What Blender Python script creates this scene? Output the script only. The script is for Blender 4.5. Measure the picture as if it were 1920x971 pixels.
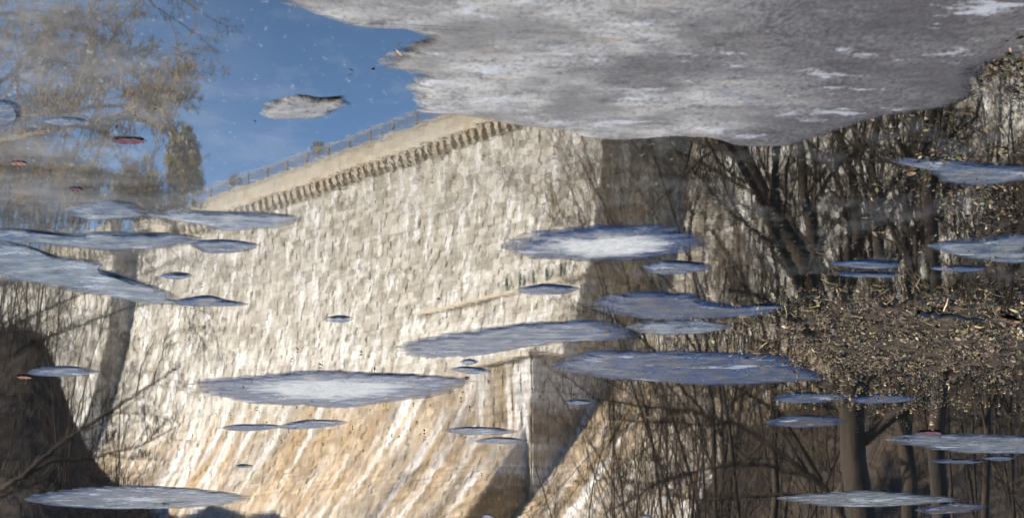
import bpy, math
import numpy as np
from mathutils import Vector, Matrix

sc = bpy.context.scene
for o in list(bpy.data.objects):
    bpy.data.objects.remove(o)
rng = np.random.default_rng(7)
R = math.radians

# ------------------------------------------------------------------ camera
# The photograph shows a dam mirrored in still, icy water and was turned
# upside down: the camera looks down at the water, rolled by 180 degrees.
PITCH = R(9.4); CAMH = 3.0; F = 960 / math.tan(R(10.0))
cam_d = bpy.data.cameras.new('camera')
cam = bpy.data.objects.new('camera', cam_d); sc.collection.objects.link(cam)
cam_d.sensor_width = 36; cam_d.lens = 36 * F / 1920
cam_d.clip_start = 0.1; cam_d.clip_end = 5000
fw = Vector((0, -math.cos(PITCH), -math.sin(PITCH))); up = Vector((0, math.sin(PITCH), -math.cos(PITCH)))
M = Matrix.Identity(4)
for i, v in enumerate((Vector((1, 0, 0)), up, -fw)):
    M[0][i], M[1][i], M[2][i] = v
M[2][3] = CAMH
cam.matrix_world = M
cam_d.dof.use_dof = True; cam_d.dof.focus_distance = 38; cam_d.dof.aperture_fstop = 9
sc.camera = cam

# ------------------------------------------------------------------ light
SUN_EL, SX, SD = R(27), -0.97, -0.24         # sun to the image left, a little behind the camera (x, depth)
w = bpy.data.worlds.new('World'); sc.world = w; w.use_nodes = True
nt = w.node_tree; bg = nt.nodes['Background']
sky = nt.nodes.new('ShaderNodeTexSky'); sky.sky_type = 'NISHITA'; sky.sun_disc = False
sky.sun_elevation = SUN_EL; sky.altitude = 2500; sky.air_density = 1.0; sky.dust_density = 0.0; sky.ozone_density = 4.0
sun_dir = Vector((SX * math.cos(SUN_EL), -SD * math.cos(SUN_EL), math.sin(SUN_EL))).normalized()
sky.sun_rotation = math.atan2(sun_dir.x, sun_dir.y)
nt.links.new(sky.outputs[0], bg.inputs[0]); bg.inputs[1].default_value = 0.12
sl = bpy.data.lights.new('sun', 'SUN'); sl.energy = 4.6; sl.angle = R(0.5); sl.color = (1, 0.91, 0.77)
so = bpy.data.objects.new('sun', sl); sc.collection.objects.link(so)
so.rotation_mode = 'QUATERNION'; so.rotation_quaternion = sun_dir.to_track_quat('Z', 'Y')
sc.view_settings.view_transform = 'Standard'; sc.view_settings.look = 'None'
sc.view_settings.exposure = 1.4; sc.view_settings.gamma = 1

# ------------------------------------------------------------------ helpers
def W(px, py, D):
    """point at depth D whose mirror image stands at pixel px,py"""
    ray = ray_of(px, py); k = D / ray[1]
    return np.array((ray[0] * k, -D, -ray[2] * k - CAMH))
def ray_of(px, py):
    a = px - 960.0; b = 485.5 - py
    return np.array((a, F * math.cos(PITCH) - b * math.sin(PITCH), -F * math.sin(PITCH) - b * math.cos(PITCH)))
def G(px, py, z=0.0):
    """point on the water under pixel px,py"""
    r = ray_of(px, py); k = (CAMH - z) / -r[2]
    return np.array((r[0] * k, -r[1] * k, z))

def mesh(name, V, Fc, mat, attrs=None, smooth=False):
    """V (n,3); Fc list of int arrays (m,k)"""
    V = np.asarray(V, np.float32).reshape(-1, 3)
    if isinstance(Fc, np.ndarray): Fc = [Fc]
    me = bpy.data.meshes.new(name)
    loops = np.concatenate([f.ravel() for f in Fc]).astype(np.int32)
    tot = np.concatenate([np.full(len(f), f.shape[1], np.int32) for f in Fc])
    start = np.concatenate(([0], np.cumsum(tot)[:-1])).astype(np.int32)
    me.vertices.add(len(V)); me.vertices.foreach_set('co', V.ravel())
    me.loops.add(len(loops)); me.loops.foreach_set('vertex_index', loops)
    me.polygons.add(len(tot)); me.polygons.foreach_set('loop_start', start); me.polygons.foreach_set('loop_total', tot)
    me.update(calc_edges=True)
    me.polygons.foreach_set('use_smooth', np.full(len(tot), bool(smooth)))
    for k, a in (attrs or {}).items():
        a = np.asarray(a, np.float32)
        if a.ndim == 2:
            at = me.attributes.new(k, 'FLOAT_COLOR', 'POINT'); at.data.foreach_set('color', np.c_[a, np.ones(len(a))].astype(np.float32).ravel())
        else:
            at = me.attributes.new(k, 'FLOAT', 'POINT'); at.data.foreach_set('value', a)
    me.materials.append(mat)
    return me
def link(name, data, parent=None, loc=None):
    o = bpy.data.objects.new(name, data); sc.collection.objects.link(o)
    if parent: o.parent = parent
    if loc is not None: o.location = loc
    return o
def tag(o, label=None, cat=None, group=None, kind=None):
    for k, v in (('label', label), ('category', cat), ('group', group), ('kind', kind)):
        if v: o[k] = v
    return o

class NT:
    def __init__(s, name):
        s.m = bpy.data.materials.new(name); s.m.use_nodes = True; s.t = s.m.node_tree
        s.p = s.t.nodes['Principled BSDF']
    def n(s, typ, ins=None, **kw):
        x = s.t.nodes.new(typ)
        for k, v in kw.items(): setattr(x, k, v)
        for k, v in (ins or {}).items(): s.set(x.inputs[k], v)
        return x
    def set(s, sock, v):
        if hasattr(v, 'is_output'): s.t.links.new(v, sock)
        else: sock.default_value = v
    def noise(s, vec, scale, detail=4, rough=.55):
        return s.n('ShaderNodeTexNoise', {'Vector': vec, 'Scale': scale, 'Detail': detail, 'Roughness': rough}).outputs[0]
    def mapr(s, v, a, b, c=0., d=1.):
        return s.n('ShaderNodeMapRange', {0: v, 1: a, 2: b, 3: c, 4: d}).outputs[0]
    def mix(s, f, a, b, blend='MIX'):
        x = s.n('ShaderNodeMix', data_type='RGBA', blend_type=blend)
        s.set(x.inputs[0], f); s.set(x.inputs[6], c4(a)); s.set(x.inputs[7], c4(b)); return x.outputs[2]
    def math(s, op, a, b=0.):
        return s.n('ShaderNodeMath', {0: a, 1: b}, operation=op).outputs[0]
    def scale(s, v, k):
        return s.n('ShaderNodeVectorMath', {0: v, 1: k}, operation='MULTIPLY').outputs[0]
    def bump(s, h, dist, strength=1., normal=None):
        ins = {'Height': h, 'Distance': dist, 'Strength': strength}
        if normal: ins['Normal'] = normal
        return s.n('ShaderNodeBump', ins).outputs[0]
    def pos(s): return s.n('ShaderNodeNewGeometry').outputs['Position']
    def attr(s, name, out=2): return s.n('ShaderNodeAttribute', attribute_name=name).outputs[out]
def c4(c): return c if hasattr(c, 'is_output') else (*c, 1.0) if len(c) == 3 else c

# ------------------------------------------------------------------ dam frame
DV = np.array((0.5304, 0.8478, 0.))      # along the crest, towards the near right end (world xyz: depth is -y)
NV = np.array((-0.8478, 0.5304, 0.))     # out of the downstream face
ORG = np.array((6.9, -210.0, 0.))

# ------------------------------------------------------------------ materials
def mat_water():
    t = NT('water'); P = t.pos()
    h1 = t.noise(t.scale(P, (9, 2.6, 1)), 1.0, 3, .55)
    h2 = t.noise(t.scale(P, (1.6, .5, 1)), 1.0, 2, .5)
    h3 = t.noise(t.scale(P, (38, 9, 1)), 1.0, 2, .5)
    s = t.n('ShaderNodeSeparateXYZ', {0: P})
    hh = t.math('ADD', t.math('MULTIPLY', h1, .22), t.math('ADD', t.math('MULTIPLY', h2, .8), t.math('MULTIPLY', h3, .10)))
    hb = t.noise(t.scale(P, (1.0, 8., 1)), 1.0, 3, .6)
    gust = t.mapr(t.noise(t.scale(P, (.35, .22, 1)), 1.0, 3, .6), .38, .62, .0, 1.)
    hh = t.math('ADD', t.math('MULTIPLY', hh, t.math('ADD', t.math('MULTIPLY', gust, .8), .5)), t.math('MULTIPLY', hb, t.math('ADD', t.math('MULTIPLY', gust, .12), .012)))
    nrm = t.bump(hh, 0.00045)
    # floating frost and scum film on part of the surface
    f = t.noise(t.scale(P, (2.2, 1.0, 1)), 1.0, 7, .62)
    film = t.mapr(f, .50, .82, 0.0, .26)
    fine = t.mapr(t.noise(t.scale(P, (26, 7, 1)), 1.0, 4, .6), .62, .72, 0., .35)
    near = t.mapr(s.outputs[1], -24., -13., 0., 1.)
    mask = t.math('ADD', t.math('MULTIPLY', film, t.math('ADD', near, .03)), t.math('MULTIPLY', fine, t.math('ADD', t.math('MULTIPLY', near, 1.0), .05)))
    lf = t.math('MULTIPLY', t.mapr(s.outputs[0], -1.0, -2.0, 0., 1.), t.mapr(s.outputs[1], -21., -16., 0., 1.))
    lf = t.math('MULTIPLY', lf, t.mapr(t.noise(t.scale(P, (1.3, 1.6, 1)), 1.0, 6, .65), .32, .68, .03, .30))
    mask = t.math('ADD', mask, lf)
    t.p.inputs['Base Color'].default_value = (.004, .0038, .003, 1)
    t.p.inputs['Roughness'].default_value = .014
    t.p.inputs['IOR'].default_value = 1.42
    t.set(t.p.inputs['Normal'], nrm)
    d = t.n('ShaderNodeBsdfDiffuse', {0: (.30, .31, .31, 1)})
    mx = t.n('ShaderNodeMixShader', {0: mask, 1: t.p.outputs[0], 2: d.outputs[0]})
    t.t.links.new(mx.outputs[0], t.t.nodes['Material Output'].inputs[0])
    return t.m

def mat_ice(name='ice', warm=False):
    t = NT(name); P = t.pos()
    a = t.n('ShaderNodeSeparateColor', {0: t.attr('ice', 0)})
    snow, brown, core = a.outputs[0], a.outputs[1], a.outputs[2]
    big = t.noise(t.scale(P, (1.5, 1.2, 1)), 1.0, 5, .6)
    med = t.noise(t.scale(P, (5, 6., 1)), 1.0, 6, .68)
    fin = t.noise(t.scale(P, (45, 16, 1)), 1.0, 3, .6)
    msk = t.mapr(t.math('ADD', core, t.math('MULTIPLY', t.math('SUBTRACT', med, .5), .75)), .38, .62, 0., 1.)
    wet = t.mix(t.mapr(med, .35, .7), (.026, .032, .036), (.115, .106, .084))
    wet = t.mix(t.mapr(fin, .4, .75, 0., .4), wet, (.13, .127, .122))
    pale = t.mix(t.mapr(med, .35, .65), (.095, .115, .118), (.25, .27, .255))
    if warm:
        pale = t.mix(t.mapr(med, .36, .64), (.135, .125, .105), (.39, .375, .335))
        pale = t.mix(t.mapr(fin, .45, .70, 0., .7), pale, (.36, .345, .31))
        pale = t.mix(t.mapr(fin, .45, .28, 0., .8), pale, (.10, .085, .065))
        tan = t.noise(t.scale(P, (2.2, 3.5, 1)), 1.0, 5, .7)
        pale = t.mix(t.mapr(tan, .55, .68, 0., .55), pale, (.27, .205, .125))
        pale = t.mix(t.mapr(tan, .42, .32, 0., .7), pale, (.11, .13, .175))
        pale = t.mix(t.mapr(big, .40, .56, .8, 0.), pale, (.105, .095, .08))
    wet = t.mix(snow, wet, pale)
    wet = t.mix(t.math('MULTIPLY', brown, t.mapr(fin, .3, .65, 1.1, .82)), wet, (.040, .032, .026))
    if not warm:
        navy = t.math('MULTIPLY', t.math('SUBTRACT', 1., snow), t.mapr(t.math('ADD', med, t.math('MULTIPLY', big, .5)), .80, .68, 0., .9))
        navy = t.math('MULTIPLY', navy, t.mapr(brown, .25, .6, 1., 0.))
        wet = t.mix(navy, wet, (.016, .040, .095))  # blue sky reflection painted as navy patches on the less snowy floes
        e2 = t.mapr(t.math('ADD', t.attr('edge', 2), t.math('MULTIPLY', t.math('SUBTRACT', med, .5), 2.0)), .35, 1.15, 0., 1.)
        e2 = t.math('MAXIMUM', e2, t.math('MULTIPLY', t.math('SUBTRACT', snow, .45), 1.6))
        wet = t.mix(e2, (.018, .042, .105), wet)  # dark clear-ice rim, with the sky's blue reflection painted into its colour
    puff = t.mapr(t.math('ADD', t.noise(t.scale(P, (1.4, 2.0, 1)), 1.7, 4, .6), t.math('MULTIPLY', fin, .15)), .665, .75)
    col = t.mix(msk, wet, (.36, .355, .32))
    col = t.mix(t.math('MULTIPLY', puff, .6), col, (.36, .37, .38))
    t.set(t.p.inputs['Base Color'], col)
    t.set(t.p.inputs['Roughness'], t.mapr(t.math('MAXIMUM', msk, puff), 0., 1., .16, .55))
    t.p.inputs['IOR'].default_value = 1.36
    t.set(t.p.inputs['Roughness'], t.mapr(t.math('MAXIMUM', msk, puff), 0., 1., .38 if warm else .12, .6))
    t.p.inputs['Specular IOR Level'].default_value = .14 if warm else .42
    edge = t.mapr(t.math('ADD', t.attr('edge', 2), t.math('MULTIPLY', t.math('SUBTRACT', med, .5), 2.2)), -.1, .8, 0., 1.)
    tr = t.n('ShaderNodeBsdfTransparent'); mx = t.n('ShaderNodeMixShader', {0: edge, 1: tr.outputs[0], 2: t.p.outputs[0]})
    t.t.links.new(mx.outputs[0], t.t.nodes['Material Output'].inputs[0])
    nb = t.bump(big, .03, .8)
    nb = t.bump(med, .006 if warm else .020, 1., nb)
    nb = t.bump(fin, .0007, 1., nb)
    t.set(t.p.inputs['Normal'], nb)
    return t.m

def mat_stone(name='dam_stone'):
    t = NT(name); P = t.pos()
    s = t.n('ShaderNodeVectorMath', {0: P, 1: tuple(DV)}, operation='DOT_PRODUCT').outputs['Value']
    xyz = t.n('ShaderNodeSeparateXYZ', {0: P}); z = xyz.outputs[2]
    sv = t.n('ShaderNodeCombineXYZ', {0: s, 1: t.math('MULTIPLY', z, .06), 2: 0.}).outputs[0]
    st = t.noise(t.scale(sv, (.55, 1, 1)), 1.0, 5, .7)
    st2 = t.noise(t.scale(sv, (.12, .6, 1)), 1.0, 3, .6)
    tint = t.attr('tint', 2)
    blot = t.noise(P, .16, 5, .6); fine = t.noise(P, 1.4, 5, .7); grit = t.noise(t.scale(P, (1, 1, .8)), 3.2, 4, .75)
    up = t.mix(tint, (.24, .205, .15), (.56, .51, .42))
    up = t.mix(t.mapr(blot, .35, .7), up, t.mix(tint, (.34, .30, .24), (.66, .62, .54)))
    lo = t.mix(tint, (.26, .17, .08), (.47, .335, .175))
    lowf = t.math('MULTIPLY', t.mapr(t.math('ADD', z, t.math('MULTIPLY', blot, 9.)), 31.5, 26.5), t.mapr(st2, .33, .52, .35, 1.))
    vs = t.noise(t.scale(P, (.9, .9, .28)), 1.0, 4, .65)
    up = t.mix(t.mapr(vs, .53, .61, 0., .9), up, (.82, .80, .76))
    lo = t.mix(t.mapr(t.noise(P, .13, 5, .65), .46, .60, 0., .9), lo, (.20, .155, .105))  # grey-brown stain patches that also paint in tree shade on the lower wall
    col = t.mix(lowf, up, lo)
    white = t.math('MULTIPLY', t.mapr(t.math('ADD', st, t.math('MULTIPLY', st2, .5)), .755, .85), t.mapr(z, 34., 22., .12, .95))
    white = t.math('MULTIPLY', white, t.mapr(fine, .3, .6, .45, 1.))
    col = t.mix(white, col, (.80, .79, .77))
    col = t.mix(t.mapr(fine, .57, .80, 0., .75), col, (.72, .70, .66))
    col = t.mix(t.mapr(fine, .42, .24, 0., .8), col, (.11, .095, .07))
    col = t.mix(t.mapr(grit, .50, .34, 0., .75), col, (.15, .125, .09))
    col = t.mix(t.mapr(grit, .56, .68, 0., .6), col, (.70, .68, .63))
    t.set(t.p.inputs['Base Color'], col); t.p.inputs['Roughness'].default_value = .85
    t.set(t.p.inputs['Normal'], t.bump(grit, .10, .8))
    return t.m

def mat_noise(name, a, b, scale=2., rough=.8, bump=0., aniso=(1, 1, 1)):
    t = NT(name); n = t.noise(t.scale(t.pos(), aniso), scale, 5, .65)
    t.set(t.p.inputs['Base Color'], t.mix(t.mapr(n, .35, .65), a, b)); t.p.inputs['Roughness'].default_value = rough
    if bump: t.set(t.p.inputs['Normal'], t.bump(n, bump))
    return t.m
def mat_tint(name, cols, rough=.7):
    t = NT(name); cr = t.n('ShaderNodeValToRGB', {0: t.attr('tint', 2)}); e = cr.color_ramp.elements
    cr.color_ramp.interpolation = 'LINEAR'
    while len(e) < len(cols): e.new(.5)
    for i, c in enumerate(cols): e[i].position = i / (len(cols) - 1); e[i].color = (*c, 1)
    t.set(t.p.inputs['Base Color'], cr.outputs[0]); t.p.inputs['Roughness'].default_value = rough
    return t.m

M_water = mat_water(); M_ice = mat_ice(); M_ice2 = mat_ice('grey_ice', True); M_stone = mat_stone()
M_mortar = mat_noise('mortar', (.16, .14, .11), (.24, .21, .17), 1.)
M_trim = mat_noise('trim_stone', (.45, .36, .24), (.60, .54, .44), .8, .8, .05)
M_road = mat_noise('parapet_stone', (.36, .31, .23), (.50, .45, .36), .5, .8, .1)
M_rail = mat_noise('railing_metal', (.16, .14, .12), (.26, .23, .20), 3., .5)
M_green = mat_noise('green_paint', (.01, .05, .03), (.02, .09, .05), 3., .5)
M_bark = mat_noise('bark', (.012, .0075, .004), (.042, .028, .015), 3., .9, .05, (1, 1, .3))
M_bark2 = mat_noise('pale_bark', (.17, .125, .07), (.32, .245, .145), 3., .9, .02, (1, 1, .3))
M_gold = mat_noise('golden_bark', (.30, .22, .11), (.50, .37, .20), 3., .9, .02, (1, 1, .3))
M_twig = mat_noise('twig_bark', (.045, .029, .015), (.12, .082, .046), 3., .9)
M_soil = mat_noise('leaf_covered_soil', (.009, .006, .004), (.065, .043, .024), .9, .95, .8)
M_mud = mat_noise('mud', (.020, .015, .009), (.065, .048, .03), 9., .95, .02)
M_mud.node_tree.nodes['Principled BSDF'].inputs['Specular IOR Level'].default_value = .12
M_leaf = mat_tint('fallen_leaves', [(.04, .028, .018), (.10, .065, .035), (.15, .09, .045), (.03, .055, .015), (.18, .145, .05), (.29, .22, .13)], .6)
M_ever = mat_tint('evergreen_needles', [(.28, .22, .11), (.42, .34, .18), (.55, .45, .26)], .8)

# ------------------------------------------------------------------ setting: water, banks
wv = np.array([(-400, 60, 0), (400, 60, 0), (400, -400, 0), (-400, -400, 0)], float)
wo = link('water', mesh('water', wv, np.array([[3, 2, 1, 0]]), M_water)); tag(wo, kind='structure')

def sm(a, b, x):
    t = np.clip((x - a) / (b - a), 0, 1); return t * t * (3 - 2 * t)
def vnoise(x, y, seed=0):
    """cheap smooth value noise"""
    r = np.random.default_rng(seed).random((64, 64))
    xi = np.floor(x).astype(int); yi = np.floor(y).astype(int); fx = x - xi; fy = y - yi
    fx = fx * fx * (3 - 2 * fx); fy = fy * fy * (3 - 2 * fy); g = lambda a, b: r[a % 64, b % 64]
    return (g(xi, yi) * (1 - fx) + g(xi + 1, yi) * fx) * (1 - fy) + (g(xi, yi + 1) * (1 - fx) + g(xi + 1, yi + 1) * fx) * fy
def terrain_h(x, D):
    base = -2.5 + 3.0 * sm(46, 62, D) + 5 * sm(100, 190, D)
    xl = x * 200 / np.maximum(D, 120)
    left = (7 * sm(-20, -27, xl) + 11 * sm(-28, -33.5, xl)) * sm(120, 190, D)
    right = (4 + 34 * sm(13, 42, x)) * sm(70, 150, D) * sm(8, 24, x)
    right = right + 7.5 * sm(8, 15, x) * sm(80, 112, D) * sm(26, 16, x)
    back = -18 * sm(300, 360, D)
    return base + left + right + back + (vnoise(x * .15, D * .15, 3) - .5) * 3 * sm(60, 100, D) + (vnoise(x * .6, D * .6, 4) - .5) * .8 * sm(50, 60, D)
gx = np.arange(-220, 221, 2.); gd = np.arange(44, 420, 2.)
X, Dd = np.meshgrid(gx, gd); Z = terrain_h(X, Dd)
V = np.stack([X, -Dd, Z], -1).reshape(-1, 3); nx = len(gx)
ii = (np.arange(len(gd) - 1)[:, None] * nx + np.arange(nx - 1)[None, :]).ravel()
to = link('far_bank', mesh('far_bank', V, np.stack([ii, ii + nx, ii + nx + 1, ii + 1], 1), M_soil, smooth=True)); tag(to, kind='structure')

# ------------------------------------------------------------------ dam
PZ = np.array([-2, 5., 12.3, 17, 22, 28.6, 36.7, 44.6, 60]); PO = np.array([25, 18.5, 12.0, 8.3, 5.0, 2.2, .45, 0, 0])
zz = np.linspace(-2, 44.6, 400)
from_fine = np.interp(zz, PZ, PO)
ker = np.ones(41) / 41; pad = np.concatenate([from_fine[0] + (np.arange(-20, 0)) * (from_fine[1] - from_fine[0]), from_fine, np.zeros(20)])
from_fine = np.convolve(pad, ker, 'valid')
prof = lambda z: np.interp(z, zz, from_fine)
arc = np.concatenate([[0], np.cumsum(np.hypot(np.diff(zz), np.diff(from_fine)))])[::1]
ZTOP = 44.6
def at(s, o, z):
    s, o, z = np.broadcast_arrays(np.asarray(s, float), np.asarray(o, float), np.asarray(z, float))
    return ORG + s[..., None] * DV + o[..., None] * NV + z[..., None] * np.array((0, 0, 1.))

dam = link('stone_dam', None, loc=tuple(at(-40., 0., 0.)))
tag(dam, 'huge pale stone masonry dam with a railed crest, mirrored in the icy water', 'dam')
inv = -np.array(dam.location)
def dpart(name, V, Fc, mat, **k):
    return link(name, mesh(name, np.asarray(V).reshape(-1, 3) + inv, Fc, mat, **k), dam)
def boxes(c000, ds, dn, dz):
    """vectorised boxes: origin corners + three edge vectors, (n,3) each"""
    v = np.stack([c000, c000 + ds, c000 + ds + dn, c000 + dn, c000 + dz, c000 + ds + dz, c000 + ds + dn + dz, c000 + dn + dz], 1)
    q = np.array([[0, 3, 2, 1], [4, 5, 6, 7], [0, 1, 5, 4], [1, 2, 6, 5], [2, 3, 7, 6], [3, 0, 4, 7]])
    f = (np.arange(len(c000))[:, None, None] * 8 + q[None]).reshape(-1, 4)
    return v.reshape(-1, 3), f
def box_part(name, s0, s1, o0, o1, z0, z1, mat, **k):
    n = len(np.atleast_1d(s0)); e = lambda a: np.broadcast_to(np.atleast_1d(np.asarray(a, float)), (n,))
    c = at(e(s0), e(o0), e(z0))
    v, f = boxes(c, (e(s1) - e(s0))[:, None] * DV, (e(o1) - e(o0))[:, None] * NV, (e(z1) - e(z0))[:, None] * np.array((0, 0, 1.)))
    return dpart(name, v, f, mat, **k)

SECT = [(-130., -82., 2.2), (-82., 0., 0.), (0., 95., -6.6)]
def offz(off, z): return off if off >= 0 else off + 2.7 * sm(31, 20, np.asarray(z, float))
zs = np.interp(np.arange(0, arc[-1], .5), arc, zz); zs = np.append(zs, ZTOP)
for (s0, s1, off) in SECT:      # masonry core, one extruded profile per bay
    z = zz[::8]; o = from_fine[::8] + offz(off, z) - .12
    prof2 = [(-40., z[0])] + list(zip(o, z)) + [(off - 6, ZTOP)]
    P = np.array(prof2); n = len(P)
    a = at(np.full(n, s0), P[:, 0], P[:, 1]); b = at(np.full(n, s1), P[:, 0], P[:, 1])
    i = np.arange(1, n - 1)
    dpart('core_wall', np.concatenate([a, b]), [np.stack([i, i + 1, i + 1 + n, i + n], 1),
          np.stack([np.zeros_like(i), i + 1, i], 1), np.stack([np.zeros_like(i) + n, i + n, i + n + 1], 1)], M_mortar)
# blocks of the lit faces
CS, TS, LS = [], [], []
for (s0, s1, off) in SECT:
    for j in range(len(zs) - 1):
        za, zb = zs[j], zs[j + 1]
        if za < 8: continue
        wd = rng.uniform(.5, 1.7, int((s1 - s0) / .95) + 10); e = s0 + np.concatenate([[0], np.cumsum(wd)]); e = e[e < s1 - .3]; e = np.append(e, s1)
        a, b = e[:-1], e[1:]; n = len(a); g = .018
        pr = rng.uniform(0., .16, n) + off
        lo_o, hi_o = prof(za + g) + offz(off, za) - off, prof(zb - g) + offz(off, zb) - off
        dp = .4
        v = np.stack([at(a + g, lo_o + pr, za + g), at(b - g, lo_o + pr, za + g), at(b - g, hi_o + pr, zb - g), at(a + g, hi_o + pr, zb - g),
                      at(a + g, lo_o + pr - dp, za + g), at(b - g, lo_o + pr - dp, za + g), at(b - g, hi_o + pr - dp, zb - g), at(a + g, hi_o + pr - dp, zb - g)], 1)
        CS.append(v); LS += [(a[k] + b[k], off, za) for k in range(n)]
        TS.append(np.clip(rng.normal(.5, .36, n), 0, 1))
# blocks of the shaded returns
for (s, off, dep) in ((-82., 2.2, 2.2), (0., 0., 6.6)):
    for j in range(len(zs) - 1):
        za, zb = zs[j], zs[j + 1]
        if za < 8: continue
        k = max(1, int(dep / 1.1)); e = np.linspace(0, dep, k + 1); e[1:-1] += rng.uniform(-.25, .25, k - 1); g = .03
        a, b = e[:-1] + g, e[1:] - g; pr = rng.uniform(.02, .12, k)
        ol, oh = prof(za) + off, prof(zb) + off
        v = np.stack([at(s + pr, ol - a, za + g), at(s + pr, ol - b, za + g), at(s + pr, oh - b, zb - g), at(s + pr, oh - a, zb - g),
                      at(s + pr - .4, ol - a, za + g), at(s + pr - .4, ol - b, za + g), at(s + pr - .4, oh - b, zb - g), at(s + pr - .4, oh - a, zb - g)], 1)
        CS.append(v); TS.append(np.clip(rng.normal(.4, .25, k), 0, 1)); LS += [(2 * s, off, -100)] * k
CS = np.concatenate(CS); TS = np.concatenate(TS); LS = np.array(LS)
QB = np.array([[3, 2, 1, 0], [4, 5, 6, 7], [0, 1, 5, 4], [1, 2, 6, 5], [2, 3, 7, 6], [3, 0, 4, 7]])[[0, 2, 3, 4, 5]]
# the 300 that show largest: around the right end of the main face
cand = np.where((LS[:, 1] == 0) & (LS[:, 0] < -1) & (LS[:, 0] > -36) & (LS[:, 2] > 30) & (LS[:, 2] < 38))[0]
cand = cand[np.argsort(-LS[cand, 0])][:300]; keep = np.ones(len(CS), bool); keep[cand] = False
n = keep.sum()
Fq = (np.arange(n)[:, None, None] * 8 + QB[None]).reshape(-1, 4)
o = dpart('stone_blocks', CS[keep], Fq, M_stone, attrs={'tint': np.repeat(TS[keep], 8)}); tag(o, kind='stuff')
for i in cand:
    c = CS[i].mean(0)
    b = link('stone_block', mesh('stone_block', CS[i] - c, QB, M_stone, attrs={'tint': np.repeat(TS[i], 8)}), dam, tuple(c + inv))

# crest: cornice, corbels, parapet, railing
for (s0, s1, off) in SECT:
    box_part('cornice', s0 - (.9 if off < 0 else 0), s1 + (.75 if off == 0 else 0), off - 6, off + 1.0, ZTOP - .02, ZTOP + .5, M_trim)
    a = np.arange(s0, s1, 6.); box_part('parapet_wall', a + .02, np.minimum(a + 6, s1) - .02, off - .5, off + .55, ZTOP + .505, ZTOP + 1.75, M_road)
    box_part('roadway', s0, s1, off - 6.2, off - .52, ZTOP + .51, ZTOP + .8, M_road)
    box_part('coping', s0, s1, off - .55, off + .68, ZTOP + 1.755, ZTOP + 1.93, M_trim)
    box_part('string_course', s0, s1, off, off + .28, ZTOP - 1.0, ZTOP - .83, M_trim)
cm = None
for (s0, s1, off) in SECT:
    for s in np.arange(s0 + .4, s1 - .3, 1.2):
        if off != 0 and not (-100 < s < 12): continue
        if cm is None:
            v, f = boxes(np.zeros((1, 3)), DV[None] * .62, NV[None] * .72, np.array([[0, 0, .78]]))
            v2 = v.copy(); v2[2:4] -= NV * .2
            cm = mesh('corbel', v2, f, M_trim)
        link('corbel', cm, dam, tuple(at(s, off + .15, ZTOP - .81) + inv))
ZR = ZTOP + 1.93
def tube_arr(pts, rad, m):
    """pts (N,k,3), rad (N,k) -> verts, quads"""
    N, k, _ = pts.shape
    t = np.gradient(pts, axis=1); t /= np.linalg.norm(t, axis=2, keepdims=True) + 1e-9
    ref = np.where(np.abs(t[..., 2:3]) > .8, np.array((1., 0, 0)), np.array((0, 0, 1.)))
    u = np.cross(t, ref); u /= np.linalg.norm(u, axis=2, keepdims=True) + 1e-9; v = np.cross(t, u)
    ang = np.arange(m) * 2 * math.pi / m
    P = pts[:, :, None] + rad[:, :, None, None] * (np.cos(ang)[None, None, :, None] * u[:, :, None] + np.sin(ang)[None, None, :, None] * v[:, :, None])
    idx = np.arange(N * k * m).reshape(N, k, m); nx_ = np.roll(idx, -1, 2)
    q = np.stack([idx[:, :-1], nx_[:, :-1], nx_[:, 1:], idx[:, 1:]], -1).reshape(-1, 4)
    return P.reshape(-1, 3), q
up3 = np.array((0, 0, 1.))
def bar(r, a, b, m=6):
    return tube_arr(np.array([[a, (np.array(a) + b) / 2, b]], float), np.full((1, 3), r), m)
pv, pf = bar(.11, (0, 0, 0), (0, 0, 1.3)); post_me = mesh('railing_post', pv, pf, M_rail)
kv, kf = bar(.028, (0, 0, .1), (0, 0, 1.2), 4); pick_me = mesh('picket', kv, kf, M_rail)
np_ = 0
for s in np.arange(-100, 1, 3.8):
    link('railing_post', post_me, dam, tuple(at(s, (2.25 if s < -82 else .05), ZR) + inv))
    if s < -80: continue
    for k in range(1, 13):
        if s + k * .29 > 0: break
        link('picket', pick_me, dam, tuple(at(s + k * .292, .05, ZR) + inv))
for z_, r in ((1.25, .06), (.12, .035)):
    v, f = bar(r, at(-82., .05, ZR + z_), at(0., .05, ZR + z_)); dpart('handrail', v, f, M_trim)
    v, f = bar(r, at(-110., 2.25, ZR + z_), at(-82., 2.25, ZR + z_)); dpart('handrail', v, f, M_trim)
# ledge low on the face with a green fence
LZ = 30.6; box_part('ledge', -24., 0., prof(LZ) - .3, prof(LZ) + .42, LZ - .3, LZ, M_trim)
gv, gf = bar(.12, (0, 0, 0), (0, 0, 1.0)); gpm = mesh('green_post', gv, gf, M_green)
for s in np.arange(-10.5, -1, 1.9): link('green_post', gpm, dam, tuple(at(s, prof(LZ) + .3, LZ) + inv))
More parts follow.
